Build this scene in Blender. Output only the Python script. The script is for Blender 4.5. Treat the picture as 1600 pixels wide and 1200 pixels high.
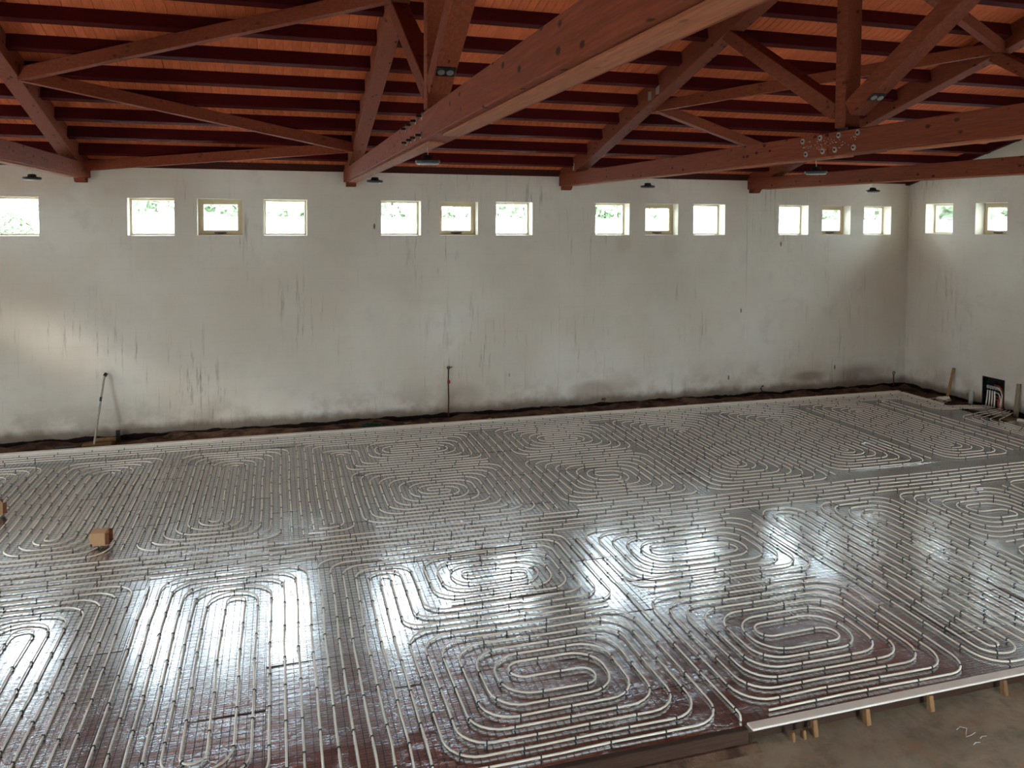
import bpy, bmesh, math, random
from mathutils import Vector, Matrix, noise as mnoise

random.seed(7)
SC = bpy.context.scene
COL = SC.collection
for o in list(bpy.data.objects):
    bpy.data.objects.remove(o)


def lin(r, g, b):
    f = lambda c: (c / 255 / 12.92) if c / 255 <= .04045 else ((c / 255 + .055) / 1.055) ** 2.4
    return (f(r), f(g), f(b), 1)


# ------------------------------------------------------------------ camera
YAW, PITCH, ROLL = math.radians(16.6494), math.radians(-2.4254), math.radians(.2723)
ca, sa, cb, sb, cc, sn = math.cos(YAW), math.sin(YAW), math.cos(PITCH), math.sin(PITCH), math.cos(ROLL), math.sin(ROLL)
Ry = Matrix(((ca, -sa, 0), (sa, ca, 0), (0, 0, 1)))
Rp = Matrix(((1, 0, 0), (0, cb, sb), (0, -sb, cb)))
Rr = Matrix(((cc, 0, sn), (0, 1, 0), (-sn, 0, cc)))
RM = Rr @ Rp @ Ry
right, fwd, up = RM[0], RM[1], RM[2]
cam = bpy.data.cameras.new('camera')
camo = bpy.data.objects.new('camera', cam)
COL.objects.link(camo)
camo.matrix_world = Matrix(((right[0], up[0], -fwd[0], 0), (right[1], up[1], -fwd[1], 0), (right[2], up[2], -fwd[2], 3.5064), (0, 0, 0, 1)))
cam.sensor_fit = 'HORIZONTAL'
cam.sensor_width = 36
cam.lens = 1230.488 * 36 / 1600
cam.shift_y = -204.973 / 1600
cam.clip_start = .05
cam.clip_end = 600
SC.camera = camo

# ------------------------------------------------------------------ sky, portals, exposure
SC.view_settings.view_transform = 'Standard'
SC.view_settings.look = 'None'
SC.view_settings.gamma = 1
SC.view_settings.use_curve_mapping = False
SC.view_settings.exposure = 1.06
W = bpy.data.worlds.new('overcast_sky')
SC.world = W
W.use_nodes = True
bg = W.node_tree.nodes['Background']
bg.inputs[0].default_value = (.76, .90, 1.0, 1)
bg.inputs[1].default_value = 16.0
SC.cycles.max_bounces = 10
SC.cycles.diffuse_bounces = 6
SC.cycles.glossy_bounces = 5
SC.cycles.transparent_max_bounces = 12
SC.cycles.sample_clamp_indirect = 8
SC.cycles.use_denoising = True

# hazy low sun from the left, through the end wall windows
sun = bpy.data.lights.new('hazy_sun', 'SUN')
sun.energy = 2.2
sun.angle = math.radians(9)
sun.color = (1.0, .95, .86)
suno = bpy.data.objects.new('hazy_sun', sun)
COL.objects.link(suno)
suno.rotation_euler = Vector((2.3, 1.0, -1.2)).to_track_quat('-Z', 'Y').to_euler()

XL, XR, YN, YF = -7.0, 12.95, -1.32, 13.72        # room
RIDGE = 6.2


def z_board(y):                                   # underside of the roof boarding
    y = y if y >= RIDGE else 2 * RIDGE - y
    return 4.655 + .278 * (12.9 - y)


def z_raft(y):                                    # underside of the rafters
    y = y if y >= RIDGE else 2 * RIDGE - y
    return 4.36 + .278 * (12.9 - y)


def portal(loc, rot, sx, sy):
    L = bpy.data.lights.new('sky_portal', 'AREA')
    L.shape = 'RECTANGLE'
    L.size, L.size_y = sx, sy
    L.cycles.is_portal = True
    o = bpy.data.objects.new('sky_portal', L)
    COL.objects.link(o)
    o.location = loc
    o.rotation_euler = rot


WZ0, WZ1 = 3.216, 3.821
FAR_WIN = [(-2.265 + 4 * i + 1.032 * j, -2.265 + 4 * i + 1.032 * j + .694) for i in range(-1, 4) for j in range(3)]
FAR_WIN = [w for w in FAR_WIN if w[0] > XL + .3]
RGT_WIN = [(12.57, 13.26), (11.35, 12.04), (10.13, 10.82), (8.0, 8.69), (6.8, 7.49), (5.6, 6.29)]
NEAR_WIN = []
GATE = (7.5, 9.2, -.06, 2.0)
FILL_BACK = (3.1, 5.0, -.06, 2.0)                  # unseen opening added in the near wall to light the foreground slab
FILL_NEAR = (.8, 2.8, -.06, 2.2)                   # unseen opening added in the left wall for light near the viewpoint
FILL_RIGHT = (3.0, 5.0, -.06, 2.1)                 # opening added in the end wall, outside the frame, to brighten the right side
LEFT_WIN = [(11.65, 12.34), (10.45, 11.14)]                      # opening in the left wall: y0, y1, z0, z1
for a, b in FAR_WIN:
    portal(((a + b) / 2, YF + .31, (WZ0 + WZ1) / 2), (-math.pi / 2, 0, 0), b - a, WZ1 - WZ0)
for a, b in NEAR_WIN:
    portal(((a + b) / 2, YN - .31, (WZ0 + WZ1) / 2), (math.pi / 2, 0, 0), b - a, WZ1 - WZ0)
for a, b in RGT_WIN:
    portal((XR + .31, (a + b) / 2, 3.56), (0, math.pi / 2, 0), .61, b - a)
for xg, gt, sg in ((XL - .31, FILL_NEAR, -1), (XR + .31, FILL_RIGHT, 1)):
    portal((xg, (gt[0] + gt[1]) / 2, (gt[2] + gt[3]) / 2), (0, sg * math.pi / 2, 0), gt[3] - gt[2], gt[1] - gt[0])
portal(((FILL_BACK[0] + FILL_BACK[1]) / 2, YN - .31, (FILL_BACK[2] + FILL_BACK[3]) / 2), (math.pi / 2, 0, 0), FILL_BACK[1] - FILL_BACK[0], FILL_BACK[3] - FILL_BACK[2])
for a, b in LEFT_WIN:
    portal((XL - .31, (a + b) / 2, 3.56), (0, -math.pi / 2, 0), .61, b - a)
portal((XL - .31, (GATE[0] + GATE[1]) / 2, (GATE[2] + GATE[3]) / 2), (0, -math.pi / 2, 0), GATE[3] - GATE[2], GATE[1] - GATE[0])


# ------------------------------------------------------------------ materials
class NT:
    def __init__(s, name):
        s.m = bpy.data.materials.new(name)
        s.m.use_nodes = True
        s.t = s.m.node_tree
        s.t.nodes.clear()
        s.out = s.n('ShaderNodeOutputMaterial')

    def n(s, typ, **kw):
        x = s.t.nodes.new(typ)
        for k, v in kw.items():
            setattr(x, k, v)
        return x

    def l(s, a, b):
        s.t.links.new(a, b)

    def set(s, sock, v):
        if isinstance(v, bpy.types.NodeSocket):
            s.l(v, sock)
        else:
            sock.default_value = v

    def math(s, op, a, b=0.0, clamp=False):
        x = s.n('ShaderNodeMath', operation=op, use_clamp=clamp)
        s.set(x.inputs[0], a)
        s.set(x.inputs[1], b)
        return x.outputs[0]

    def obj(s, scale=(1, 1, 1), loc=(0, 0, 0), source='Object'):
        tc = s.n('ShaderNodeTexCoord')
        mp = s.n('ShaderNodeMapping')
        mp.inputs['Scale'].default_value = scale
        mp.inputs['Location'].default_value = loc
        s.l(tc.outputs[source], mp.inputs['Vector'])
        return mp.outputs[0]

    def noise(s, vec, scale, detail=4, rough=.55, dist=0):
        x = s.n('ShaderNodeTexNoise')
        s.l(vec, x.inputs['Vector'])
        x.inputs['Scale'].default_value = scale
        x.inputs['Detail'].default_value = detail
        x.inputs['Roughness'].default_value = rough
        x.inputs['Distortion'].default_value = dist
        return x.outputs['Fac']

    def ramp(s, fac, p0, p1, c0=0.0, c1=1.0, smooth=True):
        x = s.n('ShaderNodeMapRange', interpolation_type='SMOOTHSTEP' if smooth else 'LINEAR')
        s.set(x.inputs['Value'], fac)
        x.inputs['From Min'].default_value = p0
        x.inputs['From Max'].default_value = p1
        x.inputs['To Min'].default_value = c0
        x.inputs['To Max'].default_value = c1
        return x.outputs[0]

    def mix(s, fac, a, b, mode='MIX'):
        x = s.n('ShaderNodeMix', data_type='RGBA', blend_type=mode)
        s.set(x.inputs[0], fac)
        s.set(x.inputs[6], a)
        s.set(x.inputs[7], b)
        return x.outputs[2]

    def bump(s, h, strength=.3, dist=.01):
        x = s.n('ShaderNodeBump')
        x.inputs['Strength'].default_value = strength
        x.inputs['Distance'].default_value = dist
        s.l(h, x.inputs['Height'])
        return x.outputs[0]

    def bsdf(s, color, rough=.7, metal=0.0, normal=None, spec=.5):
        b = s.n('ShaderNodeBsdfPrincipled')
        s.set(b.inputs['Base Color'], color)
        s.set(b.inputs['Roughness'], rough)
        s.set(b.inputs['Metallic'], metal)
        b.inputs['Specular IOR Level'].default_value = spec
        if normal is not None:
            s.l(normal, b.inputs['Normal'])
        s.l(b.outputs[0], s.out.inputs[0])
        return s.m


def simple(name, rgb, rough=.6, metal=0.0, var=.12, scale=20):
    t = NT(name)
    c = lin(*rgb)
    f = t.noise(t.obj(), scale)
    d = tuple(x * (1 - var * 2) for x in c[:3]) + (1,)
    return t.bsdf(t.mix(f, d, tuple(min(1, x * (1 + var)) for x in c[:3]) + (1,)), rough, metal)


def wood(name, rgb, stretch, knots=0.0, rough=.75, rnd=.10, dark=.62):
    t = NT(name)
    c = lin(*rgb)
    v = t.obj(stretch)
    g = t.noise(v, 9, 6, .6, .3)
    g2 = t.noise(t.obj(), 1.3, 3)
    d = tuple(x * dark for x in c[:3]) + (1,)
    col = t.mix(t.ramp(g, .3, .75), d, c)
    col = t.mix(t.math('MULTIPLY', t.ramp(g2, .35, .7), .35), col, tuple(x * .75 for x in c[:3]) + (1,))
    oi = t.n('ShaderNodeObjectInfo')
    hsv = t.n('ShaderNodeHueSaturation')
    t.l(col, hsv.inputs['Color'])
    t.l(t.ramp(oi.outputs['Random'], 0, 1, 1 - rnd, 1 + rnd, False), hsv.inputs['Value'])
    col = hsv.outputs[0]
    if knots:
        vo = t.n('ShaderNodeTexVoronoi')
        t.l(t.obj(tuple(.35 + .65 * (q > 1) if q != min(stretch) else .6 for q in stretch)), vo.inputs['Vector'])
        vo.inputs['Scale'].default_value = 11
        k = t.ramp(vo.outputs['Distance'], .13, .25, knots, 0)
        wn = t.n('ShaderNodeTexWhiteNoise')
        t.l(vo.outputs['Position'], wn.inputs['Vector'])
        k = t.math('MULTIPLY', k, t.math('GREATER_THAN', wn.outputs['Value'], .5))
        col = t.mix(k, col, lin(45, 18, 12))
    return t.bsdf(col, rough, 0, t.bump(g, .15, .004), .15)


M = {}
M['truss_wood'] = wood('stained_glulam', (130, 64, 41), (9, .5, 9), knots=.95)
M['strut_wood'] = wood('stained_strut_timber', (130, 64, 41), (6, 1.2, 6), knots=.8)
M['cover_wood'] = wood('pale_planed_timber', (168, 102, 70), (9, .5, 9), knots=.4)
M['brace_wood'] = wood('stained_brace_timber', (140, 68, 44), (3, 3, 8), knots=.5)
M['purlin_wood'] = wood('shade_darkened_purlin', (74, 8, 9), (.5, 9, 9), knots=.4)  # same timber, with the shade on the purlin faces put into its colour
M['board_wood'] = wood('stained_boarding', (226, 118, 74), (9, .6, 9), rnd=.08)
M['plate_wood'] = wood('dark_wall_plate', (70, 34, 26), (.5, 9, 9))
M['raw_wood'] = wood('raw_timber', (168, 130, 88), (8, 8, 1.0), knots=.3)
M['peg_wood'] = wood('peg_timber', (150, 112, 76), (8, 8, 2), rnd=.2)
M['riser_wood'] = wood('damp_formwork', (74, 54, 42), (.6, 8, 8))
M['strip_white'] = simple('white_foam_strip', (232, 224, 210), .7, 0, .08, 6)
M['roof_skin'] = simple('roof_deck', (120, 70, 52), .8)
M['steel'] = simple('galvanised_steel', (176, 172, 160), .4, .8, .1)
M['black'] = simple('black_enamel', (14, 14, 15), .5, 0, .1)
M['dark_steel'] = simple('dark_plate', (30, 28, 27), .5, .5, .1)
M['lens'] = simple('lamp_diffuser', (128, 128, 124), .4, 0, .03)
M['rust'] = simple('rusty_iron', (82, 42, 30), .8, .2, .3)
M['red_tape'] = simple('red_rag', (150, 36, 24), .8)
M['pipe'] = simple('white_pipe', (236, 226, 208), .4, 0, .04, 3)
M['tie'] = simple('dark_tie', (48, 44, 42), .7, 0, .2)
M['wire'] = simple('mesh_wire', (60, 55, 52), .55, .3, .1)
M['cardboard'] = simple('cardboard', (186, 146, 106), .85, 0, .06)
M['card_shaded'] = simple('cardboard_shadow_side', (112, 62, 30), .9, 0, .08)  # same cardboard, its dark side's shade put into the colour
M['orange'] = simple('orange_pipe', (176, 74, 36), .5, 0, .08)
M['frame'] = simple('cream_window_frame', (206, 192, 164), .45, 0, .03)
M['frame_brown'] = simple('cream_sash', (198, 180, 146), .45, 0, .03)
M['green'] = simple('green_hose', (34, 66, 44), .6, 0, .2)
M['pale_board'] = simple('pale_board', (176, 178, 170), .7, 0, .1)
M['grey_board'] = wood('weathered_board', (146, 134, 110), (8, 8, 1.0))
M['stick_wood'] = wood('weathered_lath', (172, 162, 142), (8, 8, 1.0))
M['leaf'] = simple('leaf', (128, 140, 110), .7, 0, .3, 2)
M['bark'] = simple('bark', (96, 82, 68), .9, 0, .3)
M['concrete_white'] = simple('pale_outdoor_concrete', (214, 210, 204), .9, 0, .05, .7)
M['rock'] = simple('rubble', (96, 76, 58), .95, 0, .3)

# plaster
t = NT('old_plaster')
P = t.obj()
base = t.mix(t.ramp(t.noise(P, .55, 5, .6), .3, .7), lin(198, 187, 170), lin(216, 210, 197))
base = t.mix(t.math('MULTIPLY', t.ramp(t.noise(P, 2.2, 6, .65), .45, .75), .35), base, lin(172, 160, 146))
sep = t.n('ShaderNodeSeparateXYZ')
t.l(P, sep.inputs[0])
PX, PY, PZ = sep.outputs
# vertical drip marks
dv = t.noise(t.obj((7, 7, .55)), 2.4, 5, .7)
dgate = t.ramp(t.noise(P, .5, 3), .42, .7)
base = t.mix(t.math('MULTIPLY', t.math('MULTIPLY', t.ramp(dv, .54, .74), dgate), .8), base, lin(112, 96, 82))
vo = t.n('ShaderNodeTexVoronoi')
t.l(t.obj((2.6, 2.6, .9)), vo.inputs['Vector'])
vo.inputs['Scale'].default_value = 1.0
wn = t.n('ShaderNodeTexWhiteNoise')
t.l(vo.outputs['Position'], wn.inputs['Vector'])
spot = t.math('MULTIPLY', t.ramp(vo.outputs['Distance'], .03, .06, 1, 0), t.math('GREATER_THAN', wn.outputs['Value'], .25))
base = t.mix(t.math('MULTIPLY', spot, .85), base, lin(58, 46, 40))
# horizontal block courses, very faint
cw = t.math('SINE', t.math('MULTIPLY', PZ, 31.0))
base = t.mix(t.math('MULTIPLY', t.ramp(cw, .9, 1), .025), base, lin(120, 112, 104))
# clouds of repainting and damp near the foot
cl = t.noise(P, 1.6, 5, .6)
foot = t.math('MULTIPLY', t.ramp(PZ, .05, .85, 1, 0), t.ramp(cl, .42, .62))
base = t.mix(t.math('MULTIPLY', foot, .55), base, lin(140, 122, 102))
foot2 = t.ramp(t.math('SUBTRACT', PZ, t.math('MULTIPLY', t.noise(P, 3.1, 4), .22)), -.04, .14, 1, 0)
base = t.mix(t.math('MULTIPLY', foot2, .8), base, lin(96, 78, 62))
edge = t.ramp(t.math('SUBTRACT', PZ, t.math('MULTIPLY', t.noise(P, 2.6, 4), .12)), -.035, -.02, 1, 0)  # black rim: damp raw base, with the undercut's shade put into the colour
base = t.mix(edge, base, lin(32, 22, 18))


def blob(base, cx, cz, rx, rz, amount, col, axis='X'):
    u = t.math('DIVIDE', t.math('SUBTRACT', PX if axis == 'X' else PY, cx), rx)
    v = t.math('DIVIDE', t.math('SUBTRACT', PZ, cz), rz)
    dd = t.math('SQRT', t.math('ADD', t.math('MULTIPLY', u, u), t.math('MULTIPLY', v, v)))
    dd = t.math('ADD', dd, t.math('MULTIPLY', t.math('SUBTRACT', cl, .5), 1.2))
    return t.mix(t.ramp(dd, .35, 1.1, amount, 0), base, col)


base = blob(base, 5.75, .28,   .55, .22, .45, lin(104, 78, 60))
base = blob(base, 10.5, .30, .55, .16, .6, lin(112, 92, 74))
base = blob(base, 11.75, .26, .75, .30, .5, lin(92, 70, 54))
base = blob(base, 3.2, .30, .45, .30, .35, lin(128, 104, 84))
base = blob(base, 7.3, 3.0, .25, .30, .12, lin(150, 122, 90))
base = blob(base, 6.3, 3.05, .22, .22, .2, lin(140, 112, 80))
base = blob(base, -5.6, 4.0, 3.6, .5, .35, lin(168, 128, 86))
M['plaster'] = t.bsdf(base, .92, 0, t.bump(t.noise(P, 24, 6, .7), .25, .006), .2)

# concrete floor
t = NT('rough_concrete')
P = t.obj()
n1 = t.noise(P, 1.1, 6, .65, .4)
n2 = t.noise(P, 5.5, 8, .7)
c = t.mix(t.ramp(n1, .3, .7), lin(132, 118, 98), lin(168, 154, 130))
c = t.mix(t.math('MULTIPLY', t.ramp(n2, .4, .75), .6), c, lin(92, 80, 66))
c = t.mix(t.math('MULTIPLY', t.ramp(t.noise(P, 2.0, 5, .6, .8), .56, .68), .55), c, lin(150, 112, 82))
vo = t.n('ShaderNodeTexVoronoi')
t.l(P, vo.inputs['Vector'])
vo.inputs['Scale'].default_value = 7
wn = t.n('ShaderNodeTexWhiteNoise')
t.l(vo.outputs['Position'], wn.inputs['Vector'])
sp = t.math('MULTIPLY', t.ramp(vo.outputs['Distance'], .03, .08, 1, 0), t.math('GREATER_THAN', wn.outputs['Value'], .7))
c = t.mix(sp, c, lin(40, 34, 30))
M['concrete'] = t.bsdf(c, .85, 0, t.bump(n2, .4, .012), .3)

# dirt
t = NT('damp_earth')
P = t.obj()
c = t.mix(t.ramp(t.noise(P, 3.2, 6, .7), .35, .7), lin(58, 40, 32), lin(120, 94, 74))
M['dirt'] = t.bsdf(c, .95, 0, t.bump(t.noise(P, 14, 6, .7), .6, .03), .2)

# aluminium foil on the insulation panels
t = NT('crinkled_foil')
P = t.obj(source='Object')
oi = t.n('ShaderNodeObjectInfo')
geo = t.n('ShaderNodeNewGeometry')
mp = t.n('ShaderNodeMapping')
t.l(geo.outputs['Position'], mp.inputs['Vector'])
mp.inputs['Scale'].default_value = (1, 2.3, 1)
G = mp.outputs[0]
b1 = t.noise(G, 9, 3, .55, .6)
b2 = t.noise(G, 34, 4, .6, .4)
h = t.math('ADD', t.math('MULTIPLY', b1, .55), t.math('MULTIPLY', b2, .24))
rd = t.math('ABSOLUTE', t.math('SUBTRACT', t.noise(G, 15, 2, .5, 1.2), .5))
rd = t.math('MULTIPLY', t.ramp(rd, 0, .035, 1, 0), t.ramp(t.noise(G, 3.1, 2), .42, .62))
h = t.math('ADD', h, t.math('MULTIPLY', rd, .30))
col = t.mix(t.noise(G, 1.7, 3), lin(196, 194, 196), lin(220, 219, 222))
M['foil'] = t.bsdf(col, t.ramp(oi.outputs['Random'], 0, 1, .16, .20, False), 1.0, t.bump(h, .13, .012), .5)

# window glass
t = NT('window_glass')
tr = t.n('ShaderNodeBsdfTransparent')
tr.inputs[0].default_value = (.93, .96, .95, 1)
gl = t.n('ShaderNodeBsdfGlossy')
gl.inputs['Roughness'].default_value = .02
fr = t.n('ShaderNodeFresnel')
fr.inputs[0].default_value = 1.45
mx = t.n('ShaderNodeMixShader')
t.l(t.math('MULTIPLY', fr.outputs[0], .8), mx.inputs[0])
t.l(tr.outputs[0], mx.inputs[1])
t.l(gl.outputs[0], mx.inputs[2])
t.l(mx.outputs[0], t.out.inputs[0])
M['glass'] = t.m


# ------------------------------------------------------------------ mesh helpers
def mesh_from(name, bm, mats, smooth=False):
    me = bpy.data.meshes.new(name)
    bmesh.ops.recalc_face_normals(bm, faces=bm.faces[:])
    bm.to_mesh(me)
    bm.free()
    for m in (mats if isinstance(mats, (list, tuple)) else [mats]):
        me.materials.append(m)
    if smooth:
        me.polygons.foreach_set('use_smooth', [True] * len(me.polygons))
    return me


def link(name, data, parent=None, loc=(0, 0, 0), rot=(0, 0, 0), **props):
    o = bpy.data.objects.new(name, data)
    COL.objects.link(o)
    o.parent = parent
    o.location = loc
    o.rotation_euler = rot
    for k, v in props.items():
        o[k] = v
    return o


def obj(name, bm, mats, parent=None, loc=(0, 0, 0), rot=(0, 0, 0), smooth=False, **props):
    return link(name, mesh_from(name, bm, mats, smooth), parent, loc, rot, **props)


def thing(name, loc, label, category, **props):
    return link(name, None, None, loc, label=label, category=category, **props)


def box(bm, x0, x1, y0, y1, z0, z1, mi=0):
    v = [bm.verts.new(p) for p in ((x0, y0, z0), (x1, y0, z0), (x1, y1, z0), (x0, y1, z0), (x0, y0, z1), (x1, y0, z1), (x1, y1, z1), (x0, y1, z1))]
    for f in ((0, 3, 2, 1), (4, 5, 6, 7), (0, 1, 5, 4), (1, 2, 6, 5), (2, 3, 7, 6), (3, 0, 4, 7)):
        bm.faces.new([v[i] for i in f]).material_index = mi
    return v


def bevel(bm, w, seg=1):
    bmesh.ops.bevel(bm, geom=bm.edges[:], offset=w, segments=seg, affect='EDGES', profile=.5, clamp_overlap=True)


def prism(bm, poly, axis, a, b, mi=0):
    """extrude a polygon (list of 2-D points) along an axis between a and b"""
    def P(p, q):
        return {'X': (q, p[0], p[1]), 'Y': (p[0], q, p[1]), 'Z': (p[0], p[1], q)}[axis]
    A = [bm.verts.new(P(p, a)) for p in poly]
    B = [bm.verts.new(P(p, b)) for p in poly]
    n = len(poly)
    bm.faces.new(A).material_index = mi
    bm.faces.new(B[::-1]).material_index = mi
    for i in range(n):
        bm.faces.new((A[i], A[(i + 1) % n], B[(i + 1) % n], B[i])).material_index = mi


def beam(bm, a, b, w, h, upv=(0, 0, 1), mi=0):
    """rectangular timber from a to b: w sideways, h along upv"""
    a, b = Vector(a), Vector(b)
    d = (b - a).normalized()
    s = d.cross(Vector(upv)).normalized()
    u = s.cross(d).normalized()
    vs = []
    for p in (a, b):
        for i, j in ((-1, -1), (1, -1), (1, 1), (-1, 1)):
            vs.append(bm.verts.new(p + s * (w / 2 * i) + u * (h / 2 * j)))
    for f in ((0, 1, 2, 3), (7, 6, 5, 4), (0, 4, 5, 1), (1, 5, 6, 2), (2, 6, 7, 3), (3, 7, 4, 0)):
        bm.faces.new([vs[i] for i in f]).material_index = mi


def tube(bm, pts, r, n=6, mi=0, closed_ends=True, radii=None):
    rings = []
    N = len(pts)
    for i, p in enumerate(pts):
        p = Vector(p)
        d = (Vector(pts[min(i + 1, N - 1)]) - Vector(pts[max(i - 1, 0)])).normalized()
        ref = Vector((0, 0, 1)) if abs(d.z) < .9 else Vector((1, 0, 0))
        s = d.cross(ref).normalized()
        u = s.cross(d).normalized()
        rr = radii[i] if radii else r
        rings.append([bm.verts.new(p + (s * math.cos(2 * math.pi * k / n) + u * math.sin(2 * math.pi * k / n)) * rr) for k in range(n)])
    for A, B in zip(rings, rings[1:]):
        for k in range(n):
            f = bm.faces.new((A[k], A[(k + 1) % n], B[(k + 1) % n], B[k]))
            f.material_index = mi
            f.smooth = True
    if closed_ends:
        bm.faces.new(rings[0][::-1]).material_index = mi
        bm.faces.new(rings[-1]).material_index = mi


def lathe(bm, prof, n=20, c=(0, 0, 0), mi=0):
    rings = []
    for r, z in prof:
        rings.append([bm.verts.new((c[0] + r * math.cos(2 * math.pi * k / n), c[1] + r * math.sin(2 * math.pi * k / n), c[2] + z)) for k in range(n)])
    for A, B in zip(rings, rings[1:]):
        for k in range(n):
            f = bm.faces.new((A[k], A[(k + 1) % n], B[(k + 1) % n], B[k]))
            f.material_index = mi
            f.smooth = True
    bm.faces.new(rings[0][::-1]).material_index = mi
    bm.faces.new(rings[-1]).material_index = mi


def disc(bm, c, r, t, axis='X', n=14, mi=0):
    cx, cy, cz = c
    A, B = [], []
    for k in range(n):
        u, v = r * math.cos(2 * math.pi * k / n), r * math.sin(2 * math.pi * k / n)
        for L, q in ((A, -t / 2), (B, t / 2)):
            L.append(bm.verts.new({'X': (cx + q, cy + u, cz + v), 'Y': (cx + u, cy + q, cz + v), 'Z': (cx + u, cy + v, cz + q)}[axis]))
    bm.faces.new(A[::-1]).material_index = mi
    bm.faces.new(B).material_index = mi
    for k in range(n):
        bm.faces.new((A[k], A[(k + 1) % n], B[(k + 1) % n], B[k])).material_index = mi


# ------------------------------------------------------------------ the room shell
def wall_cells(bm, u0, u1, z0, z1, holes, a, b, axis):
    """wall with rectangular holes, between planes a and b of the other axis; cells share the hole edges"""
    us = sorted({u0, u1, *[h[0] for h in holes], *[h[1] for h in holes]})
    zs = sorted({z0, z1, *[h[2] for h in holes], *[h[3] for h in holes]})
    def solid(i, j):
        if i < 0 or j < 0 or i >= len(us) - 1 or j >= len(zs) - 1:
            return False
        cu, cz = (us[i] + us[i + 1]) / 2, (zs[j] + zs[j + 1]) / 2
        return not any(h[0] < cu < h[1] and h[2] < cz < h[3] for h in holes)
    cache = {}
    def V(u, q, z):
        k = (round(u, 5), round(q, 5), round(z, 5))
        if k not in cache:
            cache[k] = bm.verts.new((u, q, z) if axis == 'X' else (q, u, z))
        return cache[k]
    for i in range(len(us) - 1):
        for j in range(len(zs) - 1):
            if not solid(i, j):
                continue
            A, B, C, D = us[i], us[i + 1], zs[j], zs[j + 1]
            for q in (a, b):
                bm.faces.new((V(A, q, C), V(B, q, C), V(B, q, D), V(A, q, D)))
            if not solid(i - 1, j):
                bm.faces.new((V(A, a, C), V(A, b, C), V(A, b, D), V(A, a, D)))
            if not solid(i + 1, j):
                bm.faces.new((V(B, a, C), V(B, b, C), V(B, b, D), V(B, a, D)))
            if not solid(i, j - 1):
                bm.faces.new((V(A, a, C), V(B, a, C), V(B, b, C), V(A, b, C)))
            if not solid(i, j + 1):
                bm.faces.new((V(A, a, D), V(B, a, D), V(B, b, D), V(A, b, D)))


def struct(name, bm, mats, label, **kw):
    return obj(name, bm, mats, label=label, kind='structure', **kw)


TH = .30
bm = bmesh.new()
box(bm, XL - TH, XR + TH, YN - TH, YF + TH, -.30, -.06)
floor = struct('floor', bm, M['concrete'], 'stained brown-grey concrete slab in the lower right foreground')

WT = 4.30
bm = bmesh.new()
wall_cells(bm, XL - TH, XR + TH, -.30, WT, [(a, b, WZ0, WZ1) for a, b in FAR_WIN], YF, YF + TH, 'X')
wall_far = struct('wall_far', bm, M['plaster'], 'long off-white plastered wall with a row of small square windows')
for x0, x1 in ((5.02, 5.25), (9.0, 9.30)):
    bm = bmesh.new()
    box(bm, x0, x1, YF - .008, YF + .01, -.1, WT - .24)
    bevel(bm, .003)
    obj('pilaster', bm, M['plaster'], wall_far)
bm = bmesh.new()
wall_cells(bm, XL - TH, XR + TH, -.30, WT, [FILL_BACK] + [(a, b, WZ0, WZ1) for a, b in NEAR_WIN], YN - TH, YN, 'X')
struct('wall_near', bm, M['plaster'], 'plastered wall behind the viewpoint')


def gable(name, x0, x1, holes, label):
    bm = bmesh.new()
    wall_cells(bm, YN - TH, YF + TH, -.30, WT, holes, x0, x1, 'Y')
    prism(bm, [(YN - TH, WT), (YF + TH, WT), (YF + TH, z_board(YF + TH) + .03), (RIDGE, z_board(RIDGE) + .03), (YN - TH, z_board(YF + TH) + .03)], 'X', x0, x1)
    return struct(name, bm, M['plaster'], label)


gable('wall_right', XR, XR + TH, [FILL_RIGHT, (11.29, 11.77, -.04, .56)] + [(a, b, 3.2536, 3.867) for a, b in RGT_WIN], 'off-white plastered end wall with a gable top at the right')
gable('wall_left', XL - TH, XL, [GATE, FILL_NEAR] + [(a, b, 3.2536, 3.867) for a, b in LEFT_WIN], 'plastered end wall at the left with a wide gate opening')

# roof: boards and purlins are pieces of the ceiling
bm = bmesh.new()
for s in (1, -1):
    e = RIDGE + s * (YF + .5 - RIDGE)
    pts = [(RIDGE, z_board(RIDGE) + .024), (e, z_board(YF + .5) + .024), (e, z_board(YF + .5) + .16), (RIDGE, z_board(RIDGE) + .16)]
    prism(bm, pts, 'X', XL - .5, XR + .5)
ceiling = struct('ceiling', bm, M['roof_skin'], 'sloping red-brown timber roof of boards on dark purlins')
SL = math.atan(.278)
blen = (YF + .02 - RIDGE) / math.cos(SL)
BW = .1
bm = bmesh.new()
c_ = .008
prism(bm, [(c_, 0), (BW - c_, 0), (BW, c_), (BW, .022), (0, .022), (0, c_)], 'Y', 0, blen)
board_me = mesh_from('board', bm, M['board_wood'])
nb = int((XR - XL) / BW)
for i in range(nb):
    link('board', board_me, ceiling, (XL + i * BW, RIDGE, z_board(RIDGE)), (-SL, 0, 0))
bm = bmesh.new()
prism(bm, [(RIDGE, z_board(RIDGE)), (RIDGE, z_board(RIDGE) + .022), (YN, z_board(YN) + .022), (YN, z_board(YN))], 'X', XL, XR)
obj('near_slope_boarding', bm, M['board_wood'], ceiling)

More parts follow.
